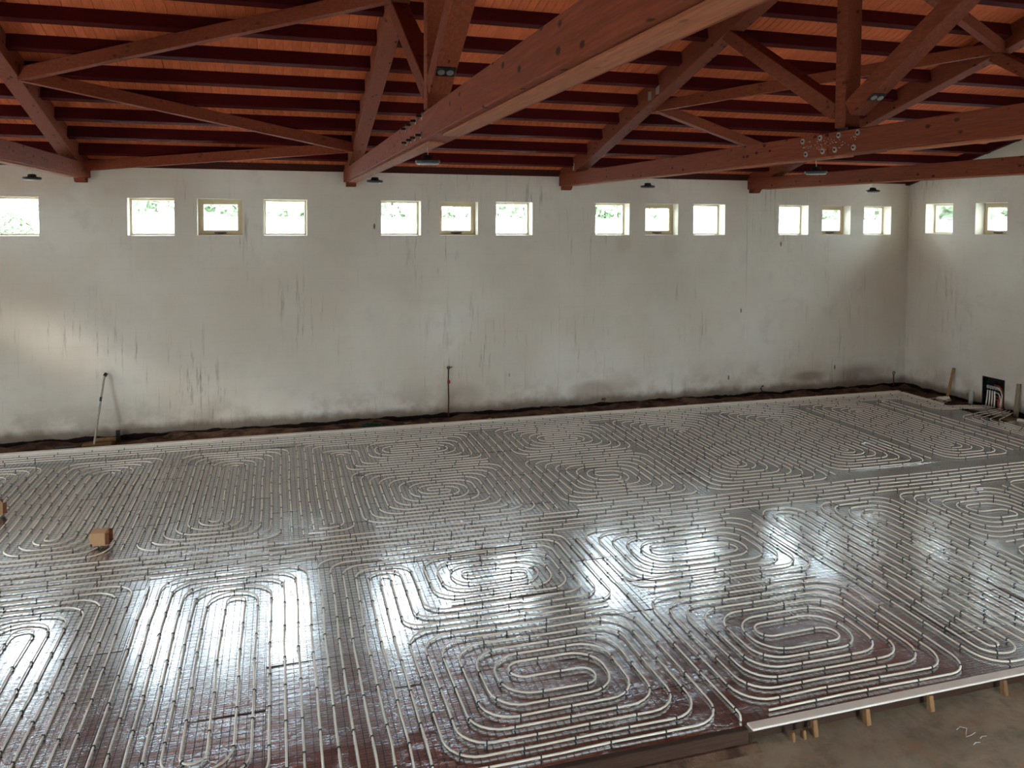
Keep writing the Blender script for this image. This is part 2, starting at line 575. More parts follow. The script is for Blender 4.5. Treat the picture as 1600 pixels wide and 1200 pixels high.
TX = [-6.95, -2.895, 1.2175, 5.1175, 9.1025]
bays = []
edges = [XL] + [x for x in TX[1:]] + [XR]
for i in range(len(edges) - 1):
    bays.append((edges[i] + (.1 if i else 0), edges[i + 1] - (.1 if i < len(edges) - 2 else 0)))
PUR = [13.05 - .64 * k for k in range(11)]
pcache = {}
for x0, x1 in bays:
    L = x1 - x0
    bm = bmesh.new()
    box(bm, 0, L, 0, .10, -.165, 0)
    bevel(bm, .006)
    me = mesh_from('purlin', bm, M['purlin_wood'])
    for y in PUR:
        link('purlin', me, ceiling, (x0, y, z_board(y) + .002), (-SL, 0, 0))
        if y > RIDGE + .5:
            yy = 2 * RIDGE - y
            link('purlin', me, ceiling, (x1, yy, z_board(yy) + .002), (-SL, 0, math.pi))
# wall plates close the gap above the long walls
for nm, y0, y1 in (('trim_1', YF + .03, YF + TH), ('trim_2', YN - TH, YN - .03)):
    bm = bmesh.new()
    box(bm, XL, XR, y0, y1, WT - .005, z_board(YF) + .01)
    struct(nm, bm, M['plate_wood'], 'dark timber plate on top of the long ' + ('far' if nm == 'trim_1' else 'near') + ' wall')
for nm, s in (('trim_3', 1), ('trim_4', -1)):
    bm = bmesh.new()
    y0, y1 = RIDGE, RIDGE + s * (YF - RIDGE)
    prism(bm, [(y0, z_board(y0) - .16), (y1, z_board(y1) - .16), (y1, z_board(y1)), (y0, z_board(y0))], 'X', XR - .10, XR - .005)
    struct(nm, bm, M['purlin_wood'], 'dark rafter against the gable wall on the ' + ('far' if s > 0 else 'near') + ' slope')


# windows
def window(n, kind, axis, a, b, z0, z1, plane, sgn, label, sash):
    """frame set deep in the reveal; local u along the wall, v outwards"""
    root = link('window_%d' % n, None, None, ((a + b) / 2, plane, z0) if axis == 'X' else (plane, (a + b) / 2, z0),
                (0, 0, 0) if axis == 'X' else (0, 0, -math.pi / 2), label=label, kind='structure')
    if sgn < 0:
        root.rotation_euler = (0, 0, math.pi)
    w, h, d = (b - a), (z1 - z0), .235
    fb = .035
    bm = bmesh.new()
    for x0, x1, q0, q1 in ((-w / 2, w / 2, 0, fb), (-w / 2, w / 2, h - fb, h), (-w / 2, -w / 2 + fb, fb, h - fb), (w / 2 - fb, w / 2, fb, h - fb)):
        box(bm, x0, x1, d, d + .06, q0, q1)
    obj('window_frame', bm, M['frame'], root)
    g = fb
    if sash:
        s = .055
        bm = bmesh.new()
        W2 = w / 2 - fb + .008
        for x0, x1, q0, q1 in ((-W2, W2, fb - .008, fb + s), (-W2, W2, h - fb - s, h - fb + .008), (-W2, -W2 + s, fb + s, h - fb - s), (W2 - s, W2, fb + s, h - fb - s)):
            box(bm, x0, x1, d - .018, d + .04, q0, q1)
        sh = obj('sash', bm, M['frame_brown'], root)
        bm = bmesh.new()
        box(bm, -.05, .05, d - .05, d - .017, .030, .046)
        box(bm, -.10, .09, d - .055, d - .03, .036, .058)
        bevel(bm, .004)
        obj('handle', bm, M['black'], sh, label='black sash handle')
        g = fb + s - .01
    bm = bmesh.new()
    box(bm, -w / 2 + g, w / 2 - g, d + .018, d + .026, g, h - g)
    obj('pane', bm, M['glass'], root)
    bm = bmesh.new()
    box(bm, -w / 2, w / 2, 0, d, 0, .006)
    obj('sill_board', bm, M['frame'], root)


n = 1
for i, (a, b) in enumerate(FAR_WIN):
    j = (i + 1) % 3 if len(FAR_WIN) % 3 else i % 3
    grp = round((a + 2.265) / 4 - .25)
    pos = ['first', 'second', 'third'][round((a + 2.265 - 4 * grp) / 1.032)]
    gname = {-1: 'leftmost', 0: 'second', 1: 'third', 2: 'fourth', 3: 'last'}[grp]
    window(n, 'far', 'X', a, b, WZ0, WZ1, YF, 1, '%s small square window of the %s trio in the long far wall' % (pos, gname), pos == 'second')
    n += 1
for i, (a, b) in enumerate(RGT_WIN):
    lab = ['window of the end wall nearest the room corner', 'second end wall window from the corner, with a dark handle'][i] if i < 2 else 'window number %d from the corner in the end wall, out of view' % (i + 1)
    window(n, 'right', 'Y', a, b, 3.2536, 3.867, XR, 1, lab, i % 3 == 1)
    n += 1
for i, (a, b) in enumerate(NEAR_WIN):
    window(n, 'near', 'X', a, b, WZ0, WZ1, YN, -1, 'window number %d in the near wall behind the viewpoint' % (i + 1), False)
    n += 1


# ------------------------------------------------------------------ roof trusses
CW, CZ0, CZ1 = .235, 4.124, 4.338
MID = RIDGE


def truss(xc, label, detail):
    T = thing('roof_truss', (xc, YF, CZ0), label, 'truss', group='timber roof trusses')
    def part(name, fn, mat, parent=T, bev=.006, **kw):
        bm = bmesh.new()
        fn(bm)
        if bev:
            bevel(bm, bev)
        for v in bm.verts:
            v.co -= Vector((0, YF, CZ0))
        return obj(name, bm, mat, parent, **kw)
    y_near = YN + .0
    spl = MID + .12
    # the chord is spliced near the middle: two lengths
    part('bottom_chord', lambda bm: box(bm, -CW / 2, CW / 2, spl + .004, YF - .002, CZ0, CZ1), M['truss_wood'])
    part('bottom_chord', lambda bm: box(bm, -CW / 2, CW / 2, y_near + .002, spl - .004, CZ0, CZ1), M['truss_wood'])
    part('cover_strip', lambda bm: box(bm, -.062, .062, 6.17, YF - .5, CZ0 - .018, CZ0), M['cover_wood'], bev=.003)
    part('cover_strip', lambda bm: box(bm, -.062, .062, y_near + .3, 5.62, CZ0 - .018, CZ0), M['cover_wood'], bev=.003)
    part('corbel', lambda bm: prism(bm, [(YF - .14, CZ0 - .075), (YF - .004, CZ0 - .075), (YF - .004, CZ0), (YF - .22, CZ0), (YF - .17, CZ0 - .03)], 'X', -.08, .08), M['truss_wood'], bev=.004)
    RW = .2
    for s in (1, -1):
        y0, y1 = MID, MID + s * (YF - .02 - MID)
        part('rafter', lambda bm: prism(bm, [(y0, z_raft(y0)), (y1, z_raft(y1)), (y1, z_board(y1) - .003), (y0, z_board(y0) - .003)], 'X', -RW / 2, RW / 2), M['truss_wood'])
    PW = .17
    part('king_post', lambda bm: box(bm, -PW / 2, PW / 2, MID - .07, MID + .07, CZ1 + .035, z_raft(MID) + .02), M['strut_wood'])
    part('shoe_plate', lambda bm: box(bm, -.07, .07, MID - .10, MID + .05, CZ1, CZ1 + .035), M['dark_steel'], bev=0)
    sd = Vector((0, 1.95, .90)).normalized()
    for s in (1, -1):
        a = Vector((0, MID + s * .10, CZ1 + .20))
        b = Vector((0, MID + s * 2.02, z_raft(MID + 2.02) + .03))
        part('strut', lambda bm: beam(bm, a, b, PW, .15, (1, 0, 0)) if False else beam(bm, a, b, PW, .155), M['strut_wood'])
    # black plate with two washers under the foot of the near strut
    a = Vector((0, MID - .10, CZ1 + .20))
    b = Vector((0, MID - 2.02, z_raft(MID + 2.02) + .03))
    d = (b - a).normalized()
    nrm = Vector((0, d.z, -d.y)) * -1
    if nrm.z > 0:
        nrm = -nrm
    c = a + d * .27 + nrm * .0815
    def slab(bm, half_x, cx, along, off, th):
        vs = []
        for k in (0, 1):
            for i2, j2 in ((-1, -1), (1, -1), (1, 1), (-1, 1)):
                vs.append(bm.verts.new(c + Vector((cx + half_x * i2, 0, 0)) + d * (along * j2) + nrm * (off + th * k)))
        for f in ((0, 1, 2, 3), (7, 6, 5, 4), (0, 4, 5, 1), (1, 5, 6, 2), (2, 6, 7, 3), (3, 7, 4, 0)):
            bm.faces.new([vs[q] for q in f])
    def wash(bm, cx):
        A, B = [], []
        for q in range(14):
            p = c + Vector((cx + .028 * math.cos(q * math.pi / 7), 0, 0)) + d * (.028 * math.sin(q * math.pi / 7))
            A.append(bm.verts.new(p + nrm * .006))
            B.append(bm.verts.new(p + nrm * .013))
        bm.faces.new(A[::-1])
        bm.faces.new(B)
        for q in range(14):
            bm.faces.new((A[q], A[(q + 1) % 14], B[(q + 1) % 14], B[q]))
    pl = part('strut_plate', lambda bm: slab(bm, .072, 0, .048, -.003, .009), M['black'], bev=0)
    for cx in (-.034, .034):
        w_ = part('washer', lambda bm: wash(bm, cx), M['steel'], pl, bev=0)
    # splice bolts, both faces
    if detail == 'washers':
        spots = [(6.68, 4.29), (6.42, 4.30), (6.16, 4.30), (5.91, 4.30), (6.63, 4.16), (6.38, 4.17), (6.21, 4.17), (5.96, 4.17)]
        for s in (-1, 1):
            for y, z in spots:
                w_ = part('washer', lambda bm: disc(bm, (s * (CW / 2 + .004), y, z), .027, .01), M['steel'], bev=0)
                part('bolt', lambda bm: disc(bm, (s * (CW / 2 + .012), y, z), .011, .012, n=6), M['dark_steel'], w_, bev=0)
        bm = bmesh.new()
        rnd = random.Random(3)
        for k in range(64):
            y = 5.93 + .75 * rnd.random()
            z = 4.18 + .10 * rnd.random()
            disc(bm, (-CW / 2 - .002, y, z), .005, .004, n=6)
        for v in bm.verts:
            v.co -= Vector((0, YF, CZ0))
        obj('nail_heads', bm, M['steel'], T, kind='stuff')
    if detail == 'hooks':
        for s in (-1, 1):
            for y, z in [(6.93, 4.295), (6.66, 4.30), (6.42, 4.305), (6.14, 4.31), (6.89, 4.17), (6.64, 4.17), (6.44, 4.17), (6.18, 4.165)]:
                w_ = part('washer', lambda bm: disc(bm, (s * (CW / 2 + .004), y, z), .03, .008), M['steel'], bev=0)
                part('bolt', lambda bm: beam(bm, (s * CW / 2, y, z), (s * (CW / 2 + .05), y, z), .018, .018), M['dark_steel'], w_, bev=0)
    # rafter joint plates
    if detail == 'washers':
        for y, z in ((10.08, 5.24), (9.85, 5.29)):
            part('joint_plate', lambda bm: box(bm, -RW / 2 - .006, -RW / 2, y - .05, y + .05, z - .06, z + .06), M['steel'], bev=0)
        part('end_plate', lambda bm: box(bm, -RW / 2 - .006, -RW / 2, 12.98, 13.04, 4.37, 4.50), M['steel'], bev=0)
    return T


truss(TX[1], 'red-brown timber truss whose beam end shows at the upper left', 'none')
truss(TX[2], 'nearest red-brown timber truss, its thick beam crossing the top of the picture', 'hooks')
truss(TX[3], 'red-brown timber truss with round pale washers around its beam splice', 'washers')
truss(TX[4], 'darkest and farthest red-brown timber truss, beside the gable wall', 'washers_far')


# zig-zag bracing between trusses 1-2 and 3-4
def brace(ax, ay, bx, by, label):
    def zz(y):
        return (z_raft(y) + .05)
    bm = bmesh.new()
    m = Vector(((ax + bx) / 2, (ay + by) / 2, (zz(ay) + zz(by)) / 2))
    beam(bm, Vector((ax, ay, zz(ay))) - m, Vector((bx, by, zz(by))) - m, .10, .15)
    bevel(bm, .005)
    obj('roof_brace', bm, M['brace_wood'], None, m, label=label, category='brace', group='diagonal roof braces')


ZIG = [13.35, 12.25, 10.3, 8.05, 6.35]
WHERE = ['lowest', 'second lowest', 'second highest', 'highest']
for (xa, xb, nm) in ((TX[1] + .1, TX[2] - .1, 'left'), (TX[4] - .1, TX[3] + .1, 'right')):
    for k in range(4):
        p, q = ZIG[k], ZIG[k + 1]
        if nm == 'left':
            A, B = (xa, xb) if k % 2 == 0 else (xb, xa)
        else:
            A, B = (xb, xa) if k % 2 == 0 else (xa, xb)
        brace(A, p, B, q, '%s diagonal timber brace under the roof in the %s braced bay' % (WHERE[k], nm))


# hanging lamps under the truss beams
def lamp(x, y, label):
    T = thing('hanging_lamp', (x, y, 3.985), label, 'lamp', group='black disc lamps hung from the truss beams')
    R = .105
    bm = bmesh.new()
    lathe(bm, [(.03, .055), (.045, .05), (.05, .022), (R * .96, .016), (R, .008), (R, -.008), (R * .93, -.012)], 20)
    obj('housing', bm, M['black'], T)
    bm = bmesh.new()
    lathe(bm, [(R * .90, -.011), (R * .88, -.020), (.02, -.022)], 20)
    obj('diffuser', bm, M['lens'], T, label='pale lamp diffuser')
    bm = bmesh.new()
    tube(bm, [(0, 0, .05), (.003, 0, .075), (-.003, 0, .10), (0, 0, CZ0 - 3.985)], .003, 5)
    obj('chain', bm, M['steel'], T)


lamp(TX[1], 11.07, 'black hanging lamp at the far left, in front of the white wall')
lamp(TX[2], 10.25, 'black hanging lamp under the far end of the nearest truss beam')
lamp(TX[2], 6.55, 'largest black hanging lamp, under the middle of the nearest truss beam')
lamp(TX[3], 10.32, 'small black hanging lamp above the fourth trio of windows')
lamp(TX[3], 6.63, 'black hanging lamp below the beam splice with pale washers')
lamp(TX[4], 10.40, 'rightmost black hanging lamp, near the room corner')

# ------------------------------------------------------------------ heated floor
FX0, FX1, FY0, FY1 = -5.6, 12.0, 4.56, 12.80
PZ_ = .0735                                         # pipe axis height
ins = thing('foil_insulation', (FX0, FY0, 0), 'silver foil-faced insulation panels under the heating pipes', 'insulation')
pw, pd = 1.10, .549
bm = bmesh.new()
box(bm, -pw / 2 + .0015, pw / 2 - .0015, -pd / 2 + .0015, pd / 2 - .0015, -.055, 0)
panel_me = mesh_from('foil_panel', bm, M['foil'])
nx, ny = 16, 15
rp = random.Random(11)
for j in range(ny):
    for i in range(nx):
        x = FX0 + (i + .5) * pw
        y = FY0 + (j + .5) * pd
        link('foil_panel', panel_me, ins, (x - FX0, y - FY0, .056 + rp.uniform(-.0005, .0005)),
             (rp.gauss(0, .0035), rp.gauss(0, .0045), 0))
bm = bmesh.new()
box(bm, 12.0, 12.34, 4.56, 10.45, .001, .056)
obj('foil_panel', bm, M['foil'], ins, (-FX0, -FY0, 0))
bm = bmesh.new()
box(bm, FX0, 12.32, FY0 + .02, FY1 - .02, -.06, -.001)
obj('screed_base', bm, M['riser_wood'], ins, (-FX0, -FY0, 0))

# welded wire mesh
bm = bmesh.new()
k = 0
x = FX0 + .03
while x < 12.3:
    y1 = FY1 - .05 if x < 11.98 else 10.4
    box(bm, x - .0012, x + .0012, FY0 + .03, y1, .0625, .0638)
    x += .0535
y = FY0 + .05
while y < FY1 - .05:
    box(bm, FX0 + .02, 11.98 if y > 10.4 else 12.3, y - .0011, y + .0011, .0639, .0651)
    y += .0535
obj('wire_mesh', bm, M['wire'], kind='stuff', label='thin dark welded wire mesh lying over the foil panels', category='wire mesh')

# --- heating pipes
S = .11
PR = .0074


def fillet(pts, R):
    """round the corners of an open polyline"""
    out = [Vector(pts[0])]
    for i in range(1, len(pts) - 1):
        a, b, c = Vector(pts[i - 1]), Vector(pts[i]), Vector(pts[i + 1])
        u, v = (a - b), (c - b)
        lu, lv = u.length, v.length
        if lu < 1e-4 or lv < 1e-4:
            continue
        u /= lu
        v /= lv
        ang = u.angle(v)
        if ang > 3.0:
            out.append(b)
            continue
        tl = min(R / math.tan(ang / 2), lu * .49, lv * .49)
        r = tl * math.tan(ang / 2)
        cen = b + (u + v).normalized() * (r / math.sin(ang / 2))
        p0, p1 = b + u * tl, b + v * tl
        a0 = math.atan2(p0.y - cen.y, p0.x - cen.x)
        a1 = math.atan2(p1.y - cen.y, p1.x - cen.x)
        da = (a1 - a0 + math.pi) % (2 * math.pi) - math.pi
        m = max(3, int(abs(da) / .26))
        for q in range(m + 1):
            an = a0 + da * q / m
            out.append(Vector((cen.x + r * math.cos(an), cen.y + r * math.sin(an))))
    out.append(Vector(pts[-1]))
    return out


def densify(pts, step=.3):
    out = [pts[0]]
    for a, b in zip(pts, pts[1:]):
        L = (b - a).length
        m = max(1, int(L / step))
        for q in range(1, m + 1):
            out.append(a.lerp(b, q / m))
    return out


def warp(p):
    s = .9
    a = mnoise.noise(Vector((p.x * s, p.y * s, 3.1)))
    b = mnoise.noise(Vector((p.x * s, p.y * s, 9.7)))
    c = mnoise.noise(Vector((p.x * 2.6, p.y * 2.6, 1.3)))
    d = mnoise.noise(Vector((p.x * 2.6, p.y * 2.6, 5.3)))
    return Vector((p.x + .022 * a + .009 * c, p.y + .022 * b + .009 * d))


tie_rand = random.Random(5)


def pipe_obj(polys, label, group=None, R=.23, name='heating_pipe'):
    """one laid pipe (list of open polylines that belong to one circuit) and its dark ties"""
    cx = sum(p[0] for q in polys for p in q) / sum(len(q) for q in polys)
    cy = sum(p[1] for q in polys for p in q) / sum(len(q) for q in polys)
    org = Vector((cx, cy, 0))
    bm = bmesh.new()
    tb = bmesh.new()
    for poly in polys:
        pts = [warp(p) for p in densify(fillet(poly, R))]
        clean = [pts[0]]
        for p in pts[1:]:
            if (p - clean[-1]).length > .006:
                clean.append(p)
        P3 = [Vector((p.x, p.y, PZ_)) - org for p in clean]
        tube(bm, P3, PR, 6)
        acc, nxt = 0.0, .12
        for a, b in zip(P3, P3[1:]):
            L = (b - a).length
            while acc + L > nxt:
                f = (nxt - acc) / L
                c = a.lerp(b, f)
                d = (b - a).normalized()
                s = Vector((-d.y, d.x, 0))
                w, hl = .0135, .0045
                vs = []
                for zz_ in (-.009, .0112):
                    for i, j in ((-1, -1), (1, -1), (1, 1), (-1, 1)):
                        k = 1 if zz_ < 0 else .72
                        vs.append(tb.verts.new(c + d * (hl * i) + s * (w * j * k) + Vector((0, 0, zz_))))
                for f_ in ((0, 3, 2, 1), (4, 5, 6, 7), (0, 1, 5, 4), (1, 2, 6, 5), (2, 3, 7, 6), (3, 0, 4, 7)):
                    tb.faces.new([vs[i] for i in f_])
                nxt += tie_rand.uniform(.34, .50)
            acc += L
    props = dict(label=label, category='heating pipe')
    if group:
        props['group'] = group
    o = obj(name, bm, M['pipe'], None, org, **props)
    obj('ties', tb, M['tie'], o, kind='stuff')
    return o


def start_tall(s):
    return s % 2 == 1


def spiral(x0, x1, y0, y1, side0=0, mirror=False, e0=0.0):
    """counter-flow rectangular spiral filling a cell: two arms half a turn apart, joined in the middle"""
    def arm(start):
        pts, e = [], []
        rect = lambda d: (x0 + d, x1 - d, y0 + d, y1 - d)
        order = [0, 1, 2, 3] if not mirror else [0, 3, 2, 1]          # bottom, right, top, left
        j = 0
        segs = []
        while True:
            d = e0 + S / 2 + S * (j // 2)
            side = order[(start + j) % 4]
            a, b, c, f = rect(d)
            lim = S * (1.3 if start_tall(side0) else 1.85)
            if b - a < lim or f - c < lim:
                break
            segs.append((side, d))
            j += 1
        def val(side, d):
            a, b, c, f = rect(d)
            return {0: c, 1: b, 2: f, 3: a}[side]
        def corner(s1, s2):
            px = py = None
            for side, d in (s1, s2):
                if side in (0, 2):
                    py = val(side, d)
                else:
                    px = val(side, d)
            return (px, py)
        pts = []
        s0 = segs[0]
        prev = order[(start - 1) % 4]
        pts.append(corner((prev, e0 + S / 2 + S), s0))
        for a, b in zip(segs, segs[1:]):
            pts.append(corner(a, b))
        return pts
    A = arm(side0)
    B = arm((side0 + 2) % 4)
    a, b = A[-1], B[-1]
    if start_tall(side0):
        m = (a[0] + b[0]) / 2
        return A + [(m, a[1]), (m, b[1])] + B[::-1]
    m = (a[1] + b[1]) / 2
    return A + [(a[0], m), (b[0], m)] + B[::-1]


def long_coil(x0, x1, y0, y1):
    """counter-flow coil of a narrow cell: nested hairpins seen as arches at the far end"""
    return spiral(x0, x1, y0, y1, 1)


def add_spiral(x0, x1, y0, y1, label, side0=0, mirror=False, e0=0.0, extra=()):
    return pipe_obj([spiral(x0, x1, y0, y1, side0, mirror, e0), *extra], label)


YB, YT = 4.585, 8.03
FB, FT = 8.66, 12.34
# near row, left to right
add_spiral(-4.78, -3.02, YB, YT, 'white pipe coil of the near row lying mostly outside the left edge', 1)
add_spiral(-3.00, -1.24, YB, YT, 'white pipe coil of the near row with arched tip at the left picture edge', 1)
add_spiral(-1.22, .31, YB, YT, 'white pipe coil in the bluish glare at the lower left, with long straight legs', 1)
# hairpins that wrap the upper square coil, then that coil and the lower square coil
hp = []
for k in range(3):
    xl, xr, xa, xb = .36 + .11 * k, 2.95 - .11 * k, 1.01 + .11 * k, .91 - .11 * k
    yt, yb = 8.0 - .11 * k, 6.46 + .11 * k
    hp.append([(xl, 4.62), (xl, yt), (xr, yt), (xr, yb), (xa, yb), (xa, 7.50 + .09 * k), (xb, 7.50 + .09 * k), (xb, 4.64 + .05 * k)])
pipe_obj(hp, 'white hairpin pipe loops left of the two near square coils and around the upper one', R=.17)
add_spiral(1.30, 2.70, 6.73, 7.79, 'white square pipe coil in the middle of the bright central glare', 0)
add_spiral(.96, 3.0, YB, 6.43, 'white square pipe coil at the bottom centre above the brown edging board', 0, extra=[[(3.065, 7.9), (3.065, 4.66), (3.03, 4.60)]])
add_spiral(3.12, 5.22, 6.46, YT, 'white oblong pipe coil in the glare right of centre', 2)
add_spiral(3.12, 5.18, YB, 6.43, 'white square pipe coil at the lower right beside the white edge strip', 2)
add_spiral(5.24, 6.02, YB, YT, 'narrow white pipe coil right of the two lower right square coils', 1)
add_spiral(6.04, 7.30, YB, YT, 'white pipe coil with an arched tip in the glare at the right', 1)
add_spiral(7.32, 8.96, 6.4, YT, 'small white pipe coil on the right behind the glare', 0)
add_spiral(7.32, 8.96, YB, 6.38, 'white pipe coil of the near row outside the right edge', 0)
add_spiral(8.98, 11.15, YB, YT, 'white pipe coil at the right picture edge in the near row', 1)
# far row
add_spiral(-4.58, -3.02, FB, 12.18, 'white pipe coil of the far row at the left picture edge', 1)
add_spiral(-3.00, -1.50, FB, 12.18, 'white long pipe coil behind the small cardboard box', 1)
add_spiral(-1.48, .19, FB, 12.18, 'white long pipe coil right of the small cardboard box, in the far row', 1)
hp = []
for k in range(3):
    xl, xr, xa, xb = .25 + .11 * k, 2.95 - .11 * k, .90 + .11 * k, .80 - .11 * k
    yt, yb = FT - .06 - .11 * k, 10.80 + .11 * k
    hp.append([(xl + .0, 8.72 + .11 * k), (xl, yt), (xr, yt), (xr, yb), (xa, yb), (xa, 11.6 + .09 * k), (xb, 11.6 + .09 * k), (xb, 8.72 + .11 * k), (xl + .05, 8.72 + .11 * k)])
pipe_obj(hp, 'white hairpin pipe loops left of the two far square coils', R=.15)
add_spiral(1.21, 2.70, 11.07, FT - .28, 'white small pipe coil near the far wall, left of centre', 0)
add_spiral(.87, 3.02, FB, 10.75, 'white square pipe coil in the far row, left of centre', 2)
add_spiral(3.28, 5.22, 10.67, FT, 'white pipe coil near the far wall, right of the iron standpipe', 2)
add_spiral(3.28, 5.22, FB, 10.65, 'white square pipe coil in the far row, right of centre', 2)
pipe_obj([[(3.08, 12.28), (3.08, 8.7)], [(3.19, 8.7), (3.19, 12.28)]], 'two straight white pipe legs between the far square coils')
add_spiral(5.24, 7.28, FB, FT, 'white wide pipe coil with long slanting legs in the far row', 1)
add_spiral(7.30, 9.12, FB + .25, FT, 'white pipe coil left of the bare dark gap in the far right of the row', 1)
add_spiral(9.26, 10.68, FB + .25, FT, 'white pipe coil right of the bare dark gap in the far right of the row', 1)
add_spiral(10.80, 11.25, FB + .25, FT, 'narrow white pipe coil close to the end wall', 1)
# feed pipes: between the rows, and along the far wall, all turning to the manifold
for k in range(5):
    yy = 8.10 + .115 * k
    pipe_obj([[(-5.5, yy), (11.9 - .1 * k, yy), (11.9 - .1 * k, 10.5 + .1 * k), (12.72, 10.9 + .07 * k)]],
             'straight white feed pipe between the two rows of coils, ' + ['nearest the near row', 'second from the near row', 'in the middle of the bundle', 'second from the far row', 'nearest the far row'][k], 'feed pipes between the two rows of coils')
for k in range(4):
    yy = 12.73 - .11 * k
    pipe_obj([[(-5.5, yy), (11.9 - .11 * k, yy), (11.9 - .11 * k, 11.6 - .06 * k), (12.72, 11.45 - .06 * k)]],
             'straight white feed pipe along the far wall side, ' + ['next to the white edge strip', 'second from the white edge strip', 'third from the white edge strip', 'innermost, next to the far coils'][k], 'feed pipes along the far edge of the floor')


# --- edge strips and boards
def edging(name, parts, label, pegs, mat, peg=None):
    T = thing(name, parts[0][0], label, 'edging')
    o = Vector(parts[0][0])
    for a, b, w, h in parts:
        bm = bmesh.new()
        beam(bm, Vector(a) - o, Vector(b) - o, w, h)
        bevel(bm, .003)
        obj('strip', bm, mat, T)
    for (px, py, pz, sx, sy, sz, tilt) in pegs:
        bm = bmesh.new()
        prism(bm, [(-sy / 2, 0), (sy / 2, 0), (sy * .35, sz), (-sy * .35, sz)], 'X', -sx / 2, sx / 2)
        bevel(bm, .004)
        obj('peg', bm, peg or M['peg_wood'], T, Vector((px, py, pz)) - o, (tilt, 0, 0))


edging('edge_strip', [((FX0, 12.86, .062), (1.0, 12.86, .062), .09, .06), ((1.0, 12.86, .062), (6.4, 12.86, .062), .09, .06), ((6.4, 12.86, .062), (12.02, 12.86, .062), .09, .06)],
       'long white edge strip along the far wall trench', [(2.45 + .93 * k + .1 * ((k * 7) % 3), 12.925, .02, .055, .02, .085, 0) for k in range(11)], M['strip_white'], M['raw_wood'])
edging('edge_strip', [((12.03, 12.80, .05), (12.03, 11.78, .05), .07, .06)], 'short white edge strip at the far right corner of the floor', [], M['strip_white'])
edging('edge_strip', [((12.37, 10.5, .05), (12.37, 4.5, .05), .06, .06)], 'white edge strip running along the end wall in front of the manifold box', [], M['strip_white'])
edging('edge_strip', [((3.06, 4.53, .064), (6.2, 4.53, .064), .075, .016), ((6.2, 4.53, .064), (12.3, 4.53, .064), .075, .016)],
       'white edge strip beside the concrete slab at the lower right',
       [(x, 4.487, -.062, .035 if i > 1 else .022, .05, .112 if i > 1 else .06, -.12) for i, x in enumerate((3.37, 3.46, 3.55, 3.99, 4.55, 5.24, 6.0, 6.9))], M['strip_white'])
T = thing('edging_board', (-5.6, 4.53, -.06), 'dark damp edging board below the nearest pipe coil', 'edging')
bm = bmesh.new()
box(bm, 0, 8.64, -.02, .03, 0, .122)
bevel(bm, .004)
obj('board', bm, M['riser_wood'], T)
bm = bmesh.new()
prism(bm, [(-.07, 0), (0, 0), (0, .03), (-.02, .03)], 'X', 0, 8.7)
obj('mortar_fillet', bm, M['dirt'], T, (0, -.02, 0))

# earth in the trench under the far wall and at the end wall
bm = bmesh.new()
NXg, NYg = 260, 8
grid = []
for i in range(NXg + 1):
    row = []
    for j in range(NYg + 1):
        x = XL + .01 + (XR - XL - .02) * i / NXg
        f = j / NYg
        y = 12.92 + (YF - .012 - 12.92) * f
        z = -.055 + .045 * f * f + .05 * mnoise.noise(Vector((x * 2.2, y * 2.6, 0))) * (.3 + f) + .02 * mnoise.noise(Vector((x * 9, y * 9, 4)))
        row.append(bm.verts.new((x, y, max(z, -.075))))
    grid.append(row)
for i in range(NXg):
    for j in range(NYg):
        bm.faces.new((grid[i][j], grid[i + 1][j], grid[i + 1][j + 1], grid[i][j + 1]))
obj('trench_dirt', bm, M['dirt'], kind='stuff', label='brown earth in the trench along the far wall', category='earth', smooth=True)
bm = bmesh.new()
grid = []
for i in range(6 + 1):
    row = []
    for j in range(60 + 1):
        x = 12.08 + (XR - .004 - 12.08) * i / 6
        y = 11.6 + (12.93 - 11.6) * j / 60
        z = -.05 + .03 * i / 6 + .04 * mnoise.noise(Vector((x * 3, y * 3, 2)))
        row.append(bm.verts.new((x, y, z)))
    grid.append(row)
for i in range(6):
    for j in range(60):
        bm.faces.new((grid[i][j], grid[i + 1][j], grid[i + 1][j + 1], grid[i][j + 1]))
obj('trench_dirt', bm, M['dirt'], kind='stuff', label='brown earth at the foot of the end wall beside the corner', category='earth', smooth=True)


# ------------------------------------------------------------------ small things
def chunk(name, size, loc, rot, mat, label, cat, seed):
    r = random.Random(seed)
    bm = bmesh.new()
    bmesh.ops.create_icosphere(bm, subdivisions=2, radius=1)
    for v in bm.verts:
        f = 1 + .35 * mnoise.noise(v.co * 1.7 + Vector((seed, 0, 0)))
        v.co = Vector((v.co.x * size[0] * f, v.co.y * size[1] * f, v.co.z * size[2] * f))
    return obj(name, bm, mat, None, loc, rot, label=label, category=cat)


# cardboard boxes on the pipes
def carton(loc, rz, label, s):
    T = thing('cardboard_box', loc, label, 'box')
    T.rotation_euler = (0, 0, rz)
    bm = bmesh.new()
    box(bm, -s * .55, s * .45, -s * .5, s * .5, 0, s * .9)
    bevel(bm, .004)
    obj('carton', bm, M['cardboard'], T)
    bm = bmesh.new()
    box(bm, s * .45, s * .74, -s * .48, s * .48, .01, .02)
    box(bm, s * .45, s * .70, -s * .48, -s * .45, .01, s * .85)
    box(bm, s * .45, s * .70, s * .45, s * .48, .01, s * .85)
    obj('open_flap', bm, M['card_shaded'], T)
    bm = bmesh.new()
    box(bm, -s * .5, -s * .38, -s * .52, -s * .49, 0, s * .18)
    obj('tape', bm, M['black'], T)


carton((-1.80, 9.03, .086), math.radians(-4), 'small tan cardboard box lying on the pipes at the left', .15)
carton((-3.14, 10.25, .086), math.radians(30), 'reddish cardboard box cut by the left picture edge', .16)

